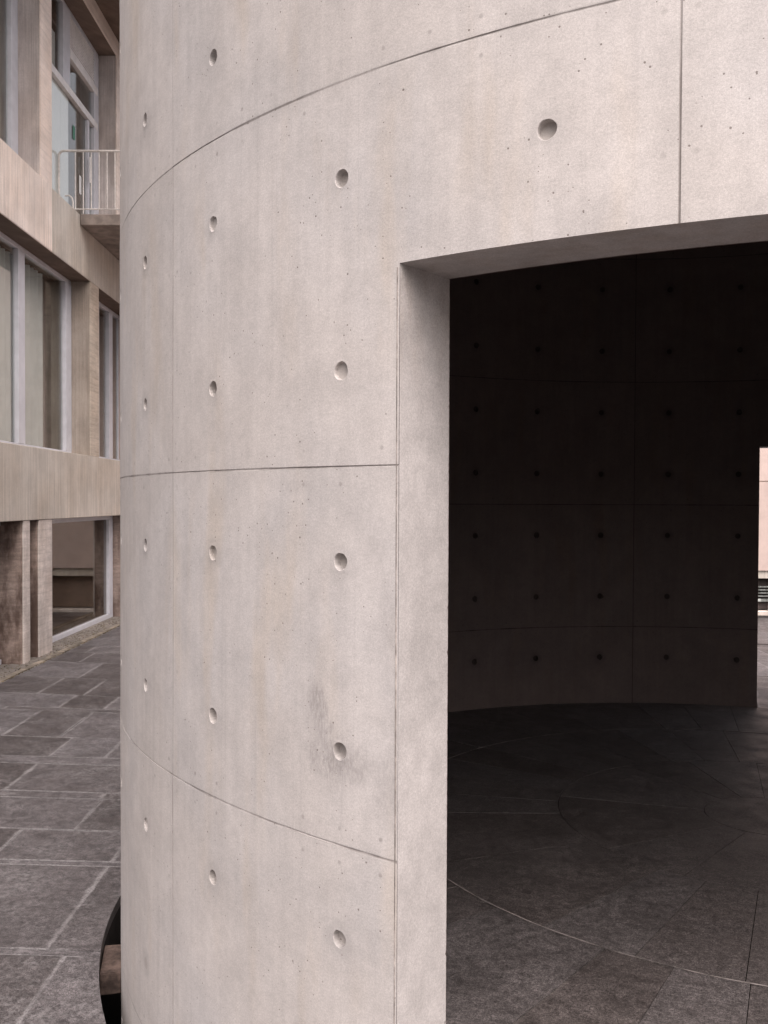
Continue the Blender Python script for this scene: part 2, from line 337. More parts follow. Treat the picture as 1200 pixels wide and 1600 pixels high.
# ------------------------------------------------------------------ round pavilion
def breaks(vals, lo, hi, step):
    vals = sorted(set(round(v, 6) for v in vals if lo-1e-9 <= v <= hi+1e-9)|{round(lo, 6), round(hi, 6)})
    res = [vals[0]]
    for a, b in zip(vals, vals[1:]):
        if b-a < 2e-4: continue
        k = max(1, math.ceil((b-a)/step))
        for i in range(1, k+1): res.append(a+(b-a)*i/k)
    return res
def hash2(a, b):
    random_ = random.Random(a*7919+b*104729+13); return random_.random()
def cyl_surface(bm, uvl, R, sgn, th0, zj, zlo, zhi, doors, mat):
    """sgn +1 outside, -1 inside; grooves cut into the surface; real conical tie holes"""
    tb = []; holes_t = []; joints_t = []
    npan = 12
    for k in range(npan):
        t = th0+k*W
        if t > th0+2*math.pi-.01: break
        tj = t if k else th0
        joints_t.append(tj); tb += [tj-.006/R, tj-.0026/R, tj, tj+.0026/R, tj+.006/R]
        for f in (1/6, .5, 5/6):
            c = t+f*W
            if c < th0+2*math.pi-.05: holes_t.append(c); tb += [c-.032/R, c+.032/R]
    end = th0+2*math.pi
    tb += [end-.0026/R, end-.006/R]
    def norm(a):
        while a < th0-1e-9: a += 2*math.pi
        while a > end+1e-9: a -= 2*math.pi
        return a
    dr = []
    for (a, b, zt) in doors:
        a2 = norm(a); b2 = a2+(b-a)
        if b2 > end: raise ValueError('door crosses seam')
        dr.append((a2, b2, zt)); tb += [a2, b2]
    tb = breaks([t for t in tb if t >= th0], th0, end, .022)
    zb = []; zjs = []; hz = []
    k0 = math.floor((zlo-zj)/H)-1
    for k in range(k0, k0+12):
        z = zj+k*H
        if zlo+.01 < z < zhi-.01: zjs.append(z); zb += [z-.006, z-.0026, z, z+.0026, z+.006]
        for f in (.25, .75):
            c = z+f*H
            if zlo+.05 < c < zhi-.05: hz.append(c); zb += [c-.032, c+.032]
    for d in dr: zb.append(d[2])
    if zlo < 0: zb.append(0.)
    zb = breaks(zb, zlo, zhi, .12)
    near = lambda x, L, e: any(abs(x-y) < e for y in L)
    Nt = len(tb)-1
    def rad(t, z):
        dep = 0.
        if near(t, joints_t, 1e-5) or abs(t-end) < 1e-5: dep = .0018
        if near(z, zjs, 1e-5): dep = .0006+.0022*max(0., math.sin(t*9.1+z*3.)*.5+.5*math.sin(t*23.+z*5.)+.35)
        pk = math.floor((t-th0)/W+1e-4); zk = math.floor((z-zj)/H+1e-4)
        lip = .0016*hash2(pk, zk)
        wav = .0010*math.sin(t*7.3+z*1.1)+.0008*math.sin(z*5.1+t*3.)
        if near(t, joints_t, .002): wav += .0003
        return R+sgn*(wav*.6-dep-lip)
    V = {}
    def vert(i, j):
        i2 = i % Nt
        if (i2, j) not in V:
            t, z = tb[i2], zb[j]; r = rad(t, z)
            V[(i2, j)] = bm.verts.new((r*math.sin(t), -r*math.cos(t), z))
        return V[(i2, j)]
    def P(t, z, dep=0.): r = R-sgn*dep; return Vector((r*math.sin(t), -r*math.cos(t), z))
    def face(vs_, uvs):
        if sgn < 0: vs_ = vs_[::-1]; uvs = uvs[::-1]
        f = bm.faces.new(vs_); f.material_index = mat; f.smooth = True
        for l, q in zip(f.loops, uvs): l[uvl].uv = q
    U = lambda t, z: ((t-TH0)/W if sgn > 0 else (t-THI)/W, (z-zj)/H)
    for i in range(Nt):
        t0, t1 = tb[i], tb[i+1]; tc = (t0+t1)/2
        for j in range(len(zb)-1):
            z0, z1 = zb[j], zb[j+1]; zc = (z0+z1)/2
            if any(a < tc < b and zc < zt and zc > (0 if sgn > 0 else -9) for a, b, zt in dr): continue
            ht = [c for c in holes_t if abs(tc-c) < .031/R and abs((t1-t0)-.064/R) < .002]; hh = [c for c in hz if abs(zc-c) < .02]
            if ht and hh and abs((z1-z0)-.064) < .004:
                c, cz = ht[0], hh[0]; ns = 24
                rnd = random.Random(int(c*1000)*31+int(cz*1000))
                ra = .0225*(1+rnd.uniform(-.06, .05)); dp = .020*(1+rnd.uniform(-.6, .5)); ch = rnd.uniform(.01, .05); ph = rnd.uniform(0, 6)
                q = [vert(i, j), vert(i+1, j), vert(i+1, j+1), vert(i, j+1)]
                ring = []
                specs = ((ra*1.05, 0.), (ra, .0012), (ra*.955, dp*.97), (ra*.90, dp))
                for rr, dd in specs:
                    ring.append([])
                    for s_ in range(ns):
                        an = 2*math.pi*(s_+.5)/ns-3*math.pi/4-math.pi/ns
                        w_ = 1+(.02*math.sin(3*an+ph)+ch*math.sin(5*an+2*ph)*math.sin(2*an+ph*3))*(1. if dd < .002 else .4)
                        ring[-1].append(((c+rr*w_*math.cos(an)/R), cz+rr*w_*math.sin(an), dd))
                rv = [[bm.verts.new(P(*p)) for p in rg] for rg in ring]
                corners = [(t0, z0), (t1, z0), (t1, z1), (t0, z1)]
                # corner fans: side k of the square faces ring quarter k
                for k in range(4):
                    for m in range(6):
                        s0 = (k*6+m) % ns; s1 = (s0+1) % ns
                        face([q[k], rv[0][s1], rv[0][s0]][::-1] if False else [q[k], rv[0][s1], rv[0][s0]], [U(*corners[k]), U(*ring[0][s1][:2]), U(*ring[0][s0][:2])]) if m < 3 else \
                        face([q[(k+1) % 4], rv[0][s1], rv[0][s0]], [U(*corners[(k+1) % 4]), U(*ring[0][s1][:2]), U(*ring[0][s0][:2])])
                    sm = (k*6+3) % ns
                    face([q[k], q[(k+1) % 4], rv[0][sm]], [U(*corners[k]), U(*corners[(k+1) % 4]), U(*ring[0][sm][:2])])
                for a_ in range(3):
                    for s0 in range(ns):
                        s1 = (s0+1) % ns
                        face([rv[a_][s0], rv[a_][s1], rv[a_+1][s1], rv[a_+1][s0]], [U(*ring[a_][s0][:2]), U(*ring[a_][s1][:2]), U(*ring[a_+1][s1][:2]), U(*ring[a_+1][s0][:2])])
                tilt = rnd.uniform(-.002, .003)
                cv = bm.verts.new(P(c, cz, dp+tilt))
                for s0 in range(ns):
                    s1 = (s0+1) % ns
                    face([rv[3][s0], rv[3][s1], cv], [U(*ring[3][s0][:2]), U(*ring[3][s1][:2]), U(c, cz)])
                continue
            face([vert(i, j), vert(i+1, j), vert(i+1, j+1), vert(i, j+1)], [U(t0, z0), U(t1, z0), U(t1, z1), U(t0, z1)])

pav = thing('round_pavilion', 'tall round pavilion of smooth pale concrete panels with tie holes and an open doorway', 'pavilion')
ZTOP = 6.6
def build_wall():
    bm = bmesh.new(); uvl = bm.loops.layers.uv.new('UVMap')
    cyl_surface(bm, uvl, RO, 1, TH0-2*W, ZM, -.95, ZTOP, [(DOOR_N[0], DOOR_N[1], ZL), (DOOR_F[0], DOOR_F[1], ZLF)], 0)
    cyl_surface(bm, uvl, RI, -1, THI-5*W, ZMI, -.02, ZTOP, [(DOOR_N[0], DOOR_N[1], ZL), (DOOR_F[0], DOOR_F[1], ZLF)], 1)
    rng = random.Random(3)
    def P(r, t, z): return Vector((r*math.sin(t), -r*math.cos(t), z))
    for (a, b), zt in ((DOOR_N, ZL), (DOOR_F, ZLF)):
        ze = zt
        for t, sg in ((a, 1), (b, -1)):
            # subdivided jamb plane with slightly chipped arrises
            nr, nz = 6, 260; g = {}
            for i in range(nr+1):
                for j in range(nz+1):
                    r = RO+(RI-RO)*i/nr; z = -.02+(ze+.02)*j/nz
                    dt = 0.
                    if 0 < i < nr: dt = rng.uniform(-.00006, .00006)
                    if i == nr: r += abs(rng.gauss(0, .0007))+(.006*rng.random() if rng.random() < .012 else 0)
                    g[i, j] = bm.verts.new(P(r+(-.0022 if i == 0 else .0010 if i == nr else 0), t-sg*dt, z))
            for i in range(nr):
                for j in range(nz):
                    q = [g[i, j], g[i, j+1], g[i+1, j+1], g[i+1, j]]
                    if sg > 0: q = q[::-1]
                    f = bm.faces.new(q); f.material_index = 2; f.smooth = False
        nt_ = 60; g = {}
        for k in range(nt_+1):
            t = a+(b-a)*k/nt_
            for i, r in enumerate((RO-.0022, RO-.008, RI+.008, RI+.0010)): g[i, k] = bm.verts.new(P(r, t, zt+(.0 if i in (1, 2) else .0015)))
        for k in range(nt_):
            for i in range(3):
                f = bm.faces.new([g[i, k], g[i+1, k], g[i+1, k+1], g[i, k+1]]); f.material_index = 2
    # top rim
    for k in range(120):
        t0, t1 = 2*math.pi*k/120, 2*math.pi*(k+1)/120
        f = bm.faces.new([bm.verts.new(P(*x)) for x in ((RI, t0, ZTOP), (RO, t0, ZTOP), (RO, t1, ZTOP), (RI, t1, ZTOP))]); f.material_index = 2
    me = bpy.data.meshes.new('curved_wall'); bm.to_mesh(me); bm.free()
    o = link('curved_wall', me, [M_WALL, M_INNERSHADE, M_REV], pav)
    me.set_sharp_from_angle(angle=D2R(28))
    return o
build_wall()
# roof slab closing the cylinder
m = MB(); ns = 96
def disc(mb, r, z0, z1, n=96, cx=0, cy=0):
    lo = [mb.bm.verts.new((cx+r*math.cos(2*math.pi*k/n), cy+r*math.sin(2*math.pi*k/n), z0)) for k in range(n)]
    hi = [mb.bm.verts.new((v.co.x, v.co.y, z1)) for v in lo]
    mb.bm.faces.new(lo[::-1]); mb.bm.faces.new(hi)
    for k in range(n): mb.bm.faces.new((lo[k], lo[(k+1) % n], hi[(k+1) % n], hi[k]))
disc(m, RI+.06, 6.35, 6.52); m.build('roof_slab', M_INNERSHADE, pav)
# hairline joint beads at the jamb arris (cast-in chamfer strip)
m = MB()
t = THJ-.0022
m.tube([((RO-.0015)*math.sin(t), -(RO-.0015)*math.cos(t), z) for z in (0., .7, 1.3, 2.0, ZL-.01)], .0022, 6)
m.build('arris_seam', simple('arris_grime', (.26, .23, .21), .9, .4, 30.), pav, True)

# ------------------------------------------------------------------ floor of the pavilion
def slab_ring(bm, ed, cx, cy, r0, r1, angs, gap, thick, zt, clipR=None):
    for a0, a1 in zip(angs, angs[1:]):
        dz = random.uniform(-.0012, .0012)
        nn = max(2, int((a1-a0)/D2R(3)))
        for_top = []
        def pt(r, a, z):
            x, y = cx+r*math.cos(a), cy+r*math.sin(a)
            if clipR:
                h = math.hypot(x, y)
                if r > r0+.1 or h > clipR:   # outer ring: end at the wall face
                    dx, dy = math.cos(a), math.sin(a)
                    b_ = cx*dx+cy*dy; c_ = cx*cx+cy*cy-clipR*clipR
                    q = -b_+math.sqrt(b_*b_-c_); q = min(q, q-(r1-r)) if r > r0+.1 else r
                    x, y = cx+q*dx, cy+q*dy
            return (x, y, z)
        rs = [r0+gap/2, r0+gap/2+.04, r1-gap/2-.04, r1-gap/2]
        if r0 < .01: rs[0] = .0; rs[1] = .05
        grid = []
        for i, r in enumerate(rs):
            g_ = gap/2/max(r, .12)*.6; row = []
            al, ah = a0+g_, a1-g_
            e_ = min(.04/max(r, .2), (ah-al)*.3)
            ang = [al, al+e_]+[al+e_+(ah-al-2*e_)*k/nn for k in range(1, nn)]+[ah-e_, ah]
            for k, a in enumerate(ang):
                v = bm.verts.new(pt(r, a, zt+dz)); v[ed] = 0. if i in (0, 3) or k in (0, len(ang)-1) else 1.
                row.append(v)
            grid.append(row)
        for i in range(3):
            for k in range(len(grid[0])-1):
                try: bm.faces.new([grid[i][k], grid[i+1][k], grid[i+1][k+1], grid[i][k+1]])
                except ValueError: pass
        # skirts
        loop = grid[0]+[grid[1][-1], grid[2][-1]]+grid[3][::-1]+[grid[2][0], grid[1][0]]
        low = [bm.verts.new((v.co.x, v.co.y, zt-thick)) for v in loop]
        for v in low: v[ed] = 0.
        for k in range(len(loop)):
            k2 = (k+1) % len(loop); bm.faces.new([loop[k], loop[k2], low[k2], low[k]])
bm = bmesh.new(); ed = bm.verts.layers.float.new('edge')
FC = (0, .11)
def angs(step, phase, n): return [D2R(phase+step*k) for k in range(n+1)]
slab_ring(bm, ed, *FC, .32, 1.08, angs(22.5, 4, 16), .004, .03, 0)
slab_ring(bm, ed, *FC, 1.08, 1.94, angs(11.25, -114.5, 32), .005, .03, 0)
slab_ring(bm, ed, *FC, 1.94, 2.97, angs(7.5, -114, 48), .005, .03, 0, RI-.006)
bmesh.ops.recalc_face_normals(bm, faces=bm.faces[:])
me = bpy.data.meshes.new('pavilion_floor'); bm.to_mesh(me); bm.free()
fl = link('pavilion_floor', me, M_FLOOR); fl['kind'] = 'structure'
m = MB(); disc(m, .3185, -.03, .0005, 64, *FC); c_ = m.build('pavilion_floor_centre', M_FLOOR); c_['kind'] = 'structure'
m = MB(); disc(m, RI+.02, -.10, -.0035); b_ = m.build('pavilion_floor_joints', M_JOINT); b_['kind'] = 'structure'
# pale mortar seam filling the circular joint
bm = bmesh.new(); rr = random.Random(5); nseg = 400; prev = None; first = None
for k in range(nseg+1):
    a = 2*math.pi*k/nseg
    wd = .0022+.0020*abs(math.sin(a*11)*math.sin(a*29+1))+rr.uniform(0, .0012)
    mv = .001*math.sin(a*37)
    pr_ = [bm.verts.new((FC[0]+(1.94+mv+s*wd)*math.cos(a), FC[1]+(1.94+mv+s*wd)*math.sin(a), .0022)) for s in (-1, 1)]
    if prev: bm.faces.new([prev[0], prev[1], pr_[1], pr_[0]])
    prev = pr_
me = bpy.data.meshes.new('seam'); bm.to_mesh(me); bm.free(); sm = link('pavilion_floor_seam', me, M_SEAM); sm['kind'] = 'structure'

# thresholds bridging wall thickness and moat (landing slabs)
def landing(name, a, b, rout, kind_label):
    bm = bmesh.new(); ed = bm.verts.layers.float.new('edge')
    slab_ring(bm, ed, 0, 0, RI-.001, rout, [a-math.pi/2+(b-a)*k/4 for k in range(5)], .005, .34, 0.)
    bmesh.ops.recalc_face_normals(bm, faces=bm.faces[:])
    me = bpy.data.meshes.new(name); bm.to_mesh(me); bm.free(); o = link(name, me, M_FLOOR if rout > 4 else M_PAVE); o['kind'] = 'structure'
landing('landing_paving', DOOR_N[0]+.002, DOOR_N[1]-.002, 4.3, '')
landing('landing_paving', DOOR_F[0]+.002, DOOR_F[1]-.002, 3.9, '')

# ------------------------------------------------------------------ building frame: s along, t left of the view, z up
A = D2R(111.9); FD = Vector((math.cos(A), math.sin(A), 0)); LF = Vector((-FD.y, FD.x, 0))
F0 = Vector((0, CAMY, 0))
def W3(s, t, z=0.): return F0+FD*s+LF*t+Vector((0, 0, z))

# ------------------------------------------------------------------ ground and paving
g = MB()
def ringsheet(mb, r0, r1, z, n=128):
    i_ = [mb.bm.verts.new((r0*math.cos(2*math.pi*k/n), r0*math.sin(2*math.pi*k/n), z)) for k in range(n)]
    o_ = [mb.bm.verts.new((r1*math.cos(2*math.pi*k/n), r1*math.sin(2*math.pi*k/n), z)) for k in range(n)]
    for k in range(n): mb.bm.faces.new((i_[k], o_[k], o_[(k+1) % n], i_[(k+1) % n]))
MR = 3.285
ringsheet(g, MR+.004, 40, ZG-.014); ringsheet(g, 40, 900, ZG-.014)
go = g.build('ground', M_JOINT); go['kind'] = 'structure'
m = MB()
n_ = 128
for z0, z1 in ((ZG-.0145, -1.2),):
    a_ = [m.bm.verts.new((MR*1.001*math.cos(2*math.pi*k/n_), MR*1.001*math.sin(2*math.pi*k/n_), z0)) for k in range(n_)]
    b2 = [m.bm.verts.new((v.co.x, v.co.y, z1)) for v in a_]
    for k in range(n_): m.bm.faces.new((a_[k], b2[k], b2[(k+1) % n_], a_[(k+1) % n_]))
    m.bm.faces.new(b2)
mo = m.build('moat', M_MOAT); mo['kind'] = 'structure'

# rows across the facade direction: (s at t, t, slope, joints t...)
rows = [(-9., 1.4, .06, None), (-8.0, 1.4, .06, None), (-7.1, 1.4, .06, None), (-6.1, 1.4, .06, None), (-5.1, 1.4, .06, None), (-4.1, 1.4, .06, None), (-3.1, 1.4, .06, None), (-2.1, 1.4, .06, None), (-1.2, 1.4, .06, None), (-.2, 1.4, .06, None), (.8, 1.4, .065, None), (1.75, 1.4, .065, None), (2.2, 1.4, .07, None), (3.15, 1.4, .07, [1.36]),
    (4.222, 1.42, .07, []), (4.277, 1.42, .07, [1.46]),
    (5.278, 1.73, .063, []), (5.338, 1.73, .063, [1.467, 2.14]),
    (5.851, 1.92, .08, [1.83]),
    (6.478, 2.12, .085, []), (6.617, 2.19, .095, [2.56]),
    (7.316, 2.4, .09, []), (7.511, 2.46, .10, [2.11, 2.55]),
    (8.143, 2.67, .107, [3.17]),
    (9.18, 3.11, .14, []), (9.30, 3.07, .145, [2.61, 3.06]),
    (9.94, 3.26, .18, [3.5]),
    (10.87, 3.48, .19, [3.35]),
    (11.9, 3.58, .19, [3.67]),
    (12.65, 3.69, .19, [3.2]),
    (13.225, 3.76, .19, None), (14.0, 3.76, .19, None), (14.9, 3.76, .19, None), (15.8, 3.76, .19, None), (16.7, 3.76, .19, None), (17.7, 3.76, .19, None), (18.7, 3.76, .19, None)]
TC = 4.095        # kerb line
bm = bmesh.new(); ed = bm.verts.layers.float.new('edge')
def quad_slab(p, gap=.004, inset=.035, zt=ZG, th=.05, ga=.0010, ia=.05):
    """p: 4 corner (s,t) ccw"""
    pts = [Vector((a, b)) for a, b in p]
    dz = random.uniform(-.0018, .0018); tl = (random.uniform(-.0012, .0012), random.uniform(-.0012, .0012))
    c = sum(pts, Vector((0, 0)))/4
    def insetq(dc, da):
        res = []
        for i in range(4):
            a, b, e = pts[i-1], pts[i], pts[(i+1) % 4]
            d1 = (b-a).normalized(); d2 = (e-b).normalized()
            n1 = Vector((-d1.y, d1.x)); n2 = Vector((-d2.y, d2.x))
            e1, e2 = (da, dc) if i % 2 else (dc, da)
            res.append(b+n1*e1+n2*e2)
        return res
    outer = insetq(gap, ga); inn = insetq(gap+inset, ga+ia); low = insetq(gap, ga)
    def mk(q, z, e):
        v = bm.verts.new(W3(q.x, q.y, z+dz+tl[0]*(q.x-c.x)+tl[1]*(q.y-c.y))); v[ed] = e; return v
    o_ = [mk(q, zt, 0.) for q in outer]; i_ = [mk(q, zt, 1.) for q in inn]; l_ = [mk(q, zt-th, 0.) for q in low]
    bm.faces.new(i_); bm.faces.new(l_[::-1])
    for k in range(4):
        k2 = (k+1) % 4
        bm.faces.new((o_[k], o_[k2], i_[k2], i_[k])); bm.faces.new((l_[k], l_[k2], o_[k2], o_[k]))
rj = random.Random(11)
for (a, b) in zip(rows, rows[1:]):
    sa = lambda t: a[0]+(t-a[1])*a[2]; sb = lambda t: b[0]+(t-b[1])*b[2]
    narrow = abs(sb(2.5)-sa(2.5)) < .22
    js = list(a[3] or []); 
    if js:
        t = min(js)
    else: t = rj.uniform(1.2, 1.8) if not narrow else rj.uniform(.8, 2.); js.append(t)
    lo = min(js)
    while lo > -13: lo -= rj.choice((.95, .95, .5, 1.3)) if not narrow else rj.uniform(1.2, 2.2); js.append(lo)
    hi = max(js)
    while hi < TC-.4: hi += rj.choice((.62, .9, .95)) if not narrow else rj.uniform(1., 1.9); js.append(hi)
    js = sorted(j for j in js if j < TC-.12)+[TC]
    for t0, t1 in zip(js, js[1:]):
        if sb(t0)-sa(t0) < .03 or sb(t1)-sa(t1) < .03: continue
        quad_slab([(sa(t0), t0), (sb(t0), t0), (sb(t1), t1), (sa(t1), t1)], rj.choice((.0015, .003, .006, .009)), .012 if narrow else .022, ZG, .05, rj.choice((.0006, .0006, .002)), rj.choice((.03, .05, .05)))
bmesh.ops.recalc_face_normals(bm, faces=bm.faces[:])
# keep slabs away from the moat: cut with a cylinder
me = bpy.data.meshes.new('paving'); bm.to_mesh(me); bm.free()
pv = link('paving', me, M_PAVE); pv['kind'] = 'structure'
m = MB(); disc(m, MR, -3, 2, 200); cut = m.build('cutter', M_MOAT)
bo = pv.modifiers.new('cut', 'BOOLEAN'); bo.operation = 'DIFFERENCE'; bo.object = cut; bo.solver = 'EXACT'
dg = bpy.context.evaluated_depsgraph_get(); dg.update()
nm = bpy.data.meshes.new_from_object(pv.evaluated_get(dg)); pv.modifiers.clear(); pv.data = nm
ea = nm.attributes.get('edge')
if ea:
    for v in nm.vertices:
        if abs(math.hypot(v.co.x, v.co.y)-MR) < .0015: ea.data[v.index].value = .75
bpy.data.objects.remove(cut)
# thin mortar sheet just under the slab tops so joints read pale in patches
# support block across the moat gap
blk = MB()
ca = math.atan2(-1.764-.0, -2.753)
def polar(r, a, z): return Vector((r*math.cos(a), r*math.sin(a), z))
a0 = math.atan2(-1.764, -2.753); a1 = a0+.055
vs_ = [polar(r, a, z) for z in (-.50, -.405) for r, a in ((RO-.002, a0-.03), (MR-.001, a0-.03), (MR-.001, a1), (RO-.002, a1))]
bv = [blk.bm.verts.new(v) for v in vs_]
for f in ((3, 2, 1, 0), (4, 5, 6, 7), (0, 1, 5, 4), (1, 2, 6, 5), (2, 3, 7, 6), (3, 0, 4, 7)): blk.bm.faces.new([bv[i] for i in f])
bmesh.ops.recalc_face_normals(blk.bm, faces=blk.bm.faces[:])
bmesh.ops.bevel(blk.bm, geom=blk.bm.edges[:], offset=.004, segments=2, affect='EDGES')
tag(blk.build('support_block', M_RUST), 'small rust-stained block wedged in the dark gap between paving and round wall', 'block')

# ------------------------------------------------------------------ left building
T = 4.27; TW = 4.56; TB = 6.6; SO = 13.
BO = W3(SO, T, ZG)
bld = thing('concrete_building', 'board-marked concrete office building with deep window bays left of the round wall', 'building', BO, A)
def L(s0, s1, t0, t1, z0, z1, bev=.006, mb=None):
    mb = mb or MB(); return mb.box(s0-SO, s1-SO, t0-T, t1-T, z0-ZG, z1-ZG, bev)
S0, S1 = 5.2, 17.24
# spandrels, bay by bay
L(S0, 12.81, T, TW+.25, 4.85, 5.69).build('spandrel', M_SPANLIT, bld)
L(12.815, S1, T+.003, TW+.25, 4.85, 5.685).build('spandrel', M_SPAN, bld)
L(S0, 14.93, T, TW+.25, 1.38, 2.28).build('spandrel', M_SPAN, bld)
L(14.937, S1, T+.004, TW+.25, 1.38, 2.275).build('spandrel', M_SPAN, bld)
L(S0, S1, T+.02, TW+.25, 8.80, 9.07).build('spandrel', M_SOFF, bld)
L(S0, S1, T, T+.0195, 8.797, 9.07, .003).build('spandrel_face', M_TICKLIT, bld)
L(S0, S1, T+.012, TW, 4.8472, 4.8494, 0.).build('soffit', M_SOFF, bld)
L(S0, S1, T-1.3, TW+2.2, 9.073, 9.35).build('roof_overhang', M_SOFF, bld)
for (a, b, z0, z1, mf) in ((14.5, 14.93, 2.283, 4.847, M_TICK), (10.66, 11.08, 5.693, 8.797, M_TICKLIT), (12.40, 12.82, 5.688, 8.797, M_TICKLIT), (15.95, 16.38, 5.688, 8.797, M_TICKLIT),
                           (9.1, 9.5, 2.283, 4.847, M_TICK), (8.5, 8.9, 5.693, 8.797, M_TICKLIT)):
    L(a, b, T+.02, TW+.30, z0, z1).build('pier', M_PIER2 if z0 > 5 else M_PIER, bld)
    L(a, b-.0, T+.004, T+.0195, z0, z1, 0.).build('pier_face', mf, bld)
for (a, b, t1) in ((11.77, 11.99, TW+.40), (12.30, 12.80, TW+.1), (9.5, 9.72, TW+.4), (16.62, 17.22, TW+.3), (10.3, 10.55, TW+.3)):
    L(a, b, T+.03, t1, ZG-.05, 1.378, .012).build('fin', M_FIN, bld)
    L(a+.004, b-.004, T+.008, T+.0295, ZG-.05, 1.377, .004).build('fin_face', M_FINE, bld)
# back-of-house: floors, ceilings and back wall of rooms (separate storeys)
for z0, z1 in ((ZG-.02, 1.375), (2.2, 4.9), (5.6, 9.06)):
    mb = MB(); L(S0, S1, TB, TB+.15, z0, z1, 0, mb)
    L(S0, S0+.12, TW+.26, TB-.002, z0, z1, 0, mb); L(S1-.12, S1, TW+.26, TB-.002, z0, z1, 0, mb)
    L(S0+.125, S1-.125, TW+.26, TB-.002, z0, z0+.06, 0, mb); L(S0+.125, S1-.125, TW+.26, TB-.002, z1-.06, z1-.002, 0, mb)
    mb.build('room_wall', M_ROOM, bld)

def window(s0, s1, z0, z1, posts, transoms, gl=M_GLASS, fr=M_ALU, tw=TW, wd=.06, dep=.07, label=None):
    """window part with frame members and one pane per light"""
    mb = MB(); L(s0, s1, tw, tw+dep, z1-wd, z1, .004, mb); L(s0, s1, tw-.004, tw+dep, z0, z0+wd, .004, mb)
    L(s0, s0+.012, tw+.02, tw+dep-.01, z0+wd-.002, z1-wd+.002, 0, mb); L(s1-.012, s1, tw+.02, tw+dep-.01, z0+wd-.002, z1-wd+.002, 0, mb)
    w_ = mb.build('window', fr, bld)
    if label: w_['label'] = label
    for (a, b) in posts:
        mm = MB(); L(a, b, tw-.006, tw+dep-.004, z0+wd+.001, z1-wd-.001, .004, mm).build('mullion', fr, w_)
    for (a, b, c, d) in transoms:
        mm = MB(); L(a, b, tw-.012, tw+dep-.012, c, d, .004, mm).build('transom', M_ALUW, w_)
    xs = [s0]+[x for p in posts for x in p]+[s1]
    spans = [(xs[i], xs[i+1]) for i in range(0, len(xs), 2) if xs[i+1]-xs[i] > .05]
    for a, b in spans:
        mm = MB(); L(a+.013, b-.013, tw+dep-.030, tw+dep-.022, z0+wd, z1-wd, 0, mm).build('pane', gl, w_)
    return w_
window(11.2, 14.5, 2.283, 4.847, [(11.2, 11.26), (12.38, 12.61), (14.24, 14.499)], [])
window(9.5, 11.19, 2.283, 4.847, [(9.5, 9.6)], [])
window(14.932, 17.2, 2.278, 4.847, [(15.85, 15.93), (16.50, 16.72)], [])
window(8.9, 10.66, 5.693, 8.797, [(8.9, 9.)], [])
window(11.08, 12.40, 5.693, 8.797, [(11.08, 11.13), (12.18, 12.398)], [])
w2 = window(12.82, 15.93, 5.688, 8.797, [(12.821, 12.88), (15.68, 15.928)], [(12.83, 15.86, 7.55, 7.66), (14.47, 15.86, 8.10, 8.22)])
L(14.15, 14.469, TW-.006, TW+.066, 7.665, 8.736, .004).build('mullion', M_ALU, w2)
L(12.89, 14.20, TW+.052, TW+.082, 5.755, 7.545, .003).build('door_reflection_leaf', M_DOORREFL, w2)  # opaque white leaves imitate curtain and sky reflected in the door glass
L(14.212, 14.56, TW+.052, TW+.082, 5.755, 7.545, .003).build('door_reflection_leaf', M_DOORREFL, w2)
# louvre panel over the door
mm = MB()
for k in range(12): L(14.47, 15.68, TW+.0, TW+.03, 8.235+k*.0415, 8.235+k*.0415+.026, 0, mm)
mm.build('louvre_panel', M_ALUW, w2)
mm = MB(); L(15.36, 15.44, TW+.0, TW+.05, 5.76, 7.54, .004, mm); mm.build('door_stile', M_ALU, w2)
mm = MB(); L(15.30, 15.34, TW-.05, TW-.03, 6.55, 6.95, .004, mm); mm.build('door_handle', M_ALUW, w2)
window(12.81, 16.61, ZG+.0, 1.376, [(12.811, 12.86), (16.38, 16.60)], [], M_GLASSD, M_ALU, 4.53, .07)
window(12.0, 12.295, ZG+.0, 1.376, [(12.001, 12.03)], [], M_GLASSD, M_SOFF, 4.62)
window(10.56, 11.76, ZG+.0, 1.376, [], [], M_GLASSD, M_ALU, 4.55)
# curtains
def curtain(name, s0, s1, z0, z1, t, mat, label, amp=.045, per=.16):
    m = MB(); n = int((s1-s0)/per*10); pv_ = None
    for k in range(n+1):
        s = s0+(s1-s0)*k/n; ph = (s-s0)/per*2*math.pi
        tt = t+amp*math.sin(ph+.6*math.sin(ph*.37))
        c = [m.bm.verts.new(W3(s, tt+o, z)) for o in (0., .006) for z in (z0, z1)]
        if pv_:
            m.bm.faces.new((pv_[0], c[0], c[1], pv_[1])); m.bm.faces.new((pv_[2], pv_[3], c[3], c[2]))
            m.bm.faces.new((pv_[1], c[1], c[3], pv_[3])); m.bm.faces.new((pv_[0], pv_[2], c[2], c[0]))
        pv_ = c
    o = m.build(name, mat, None, True)
    return tag(o, label, 'curtain')
curtain('curtain', 11.3, 12.62, 2.36, 4.74, 4.70, M_CURT, 'grey pleated curtain at the left edge of the photo behind the middle-storey window')
curtain('curtain', 12.78, 13.62, 2.36, 4.74, 4.70, M_CURT, 'grey pleated curtain behind the middle-storey window, beside the brown column')
curtain('curtain', 12.9, 14.14, 7.72, 8.30, 4.66, M_CURTW, 'short white blind behind the top light of the upper window', .01, .5)
curtain('curtain', 14.50, 14.66, 7.66, 7.98, 4.66, M_CURTW, 'narrow white blind above the balcony door beside the post', .006, .12)
curtain('curtain', 11.15, 12.1, 5.78, 8.7, 4.80, M_CURT, 'grey curtain behind the topmost window at the left edge of the photo', .03, .4)
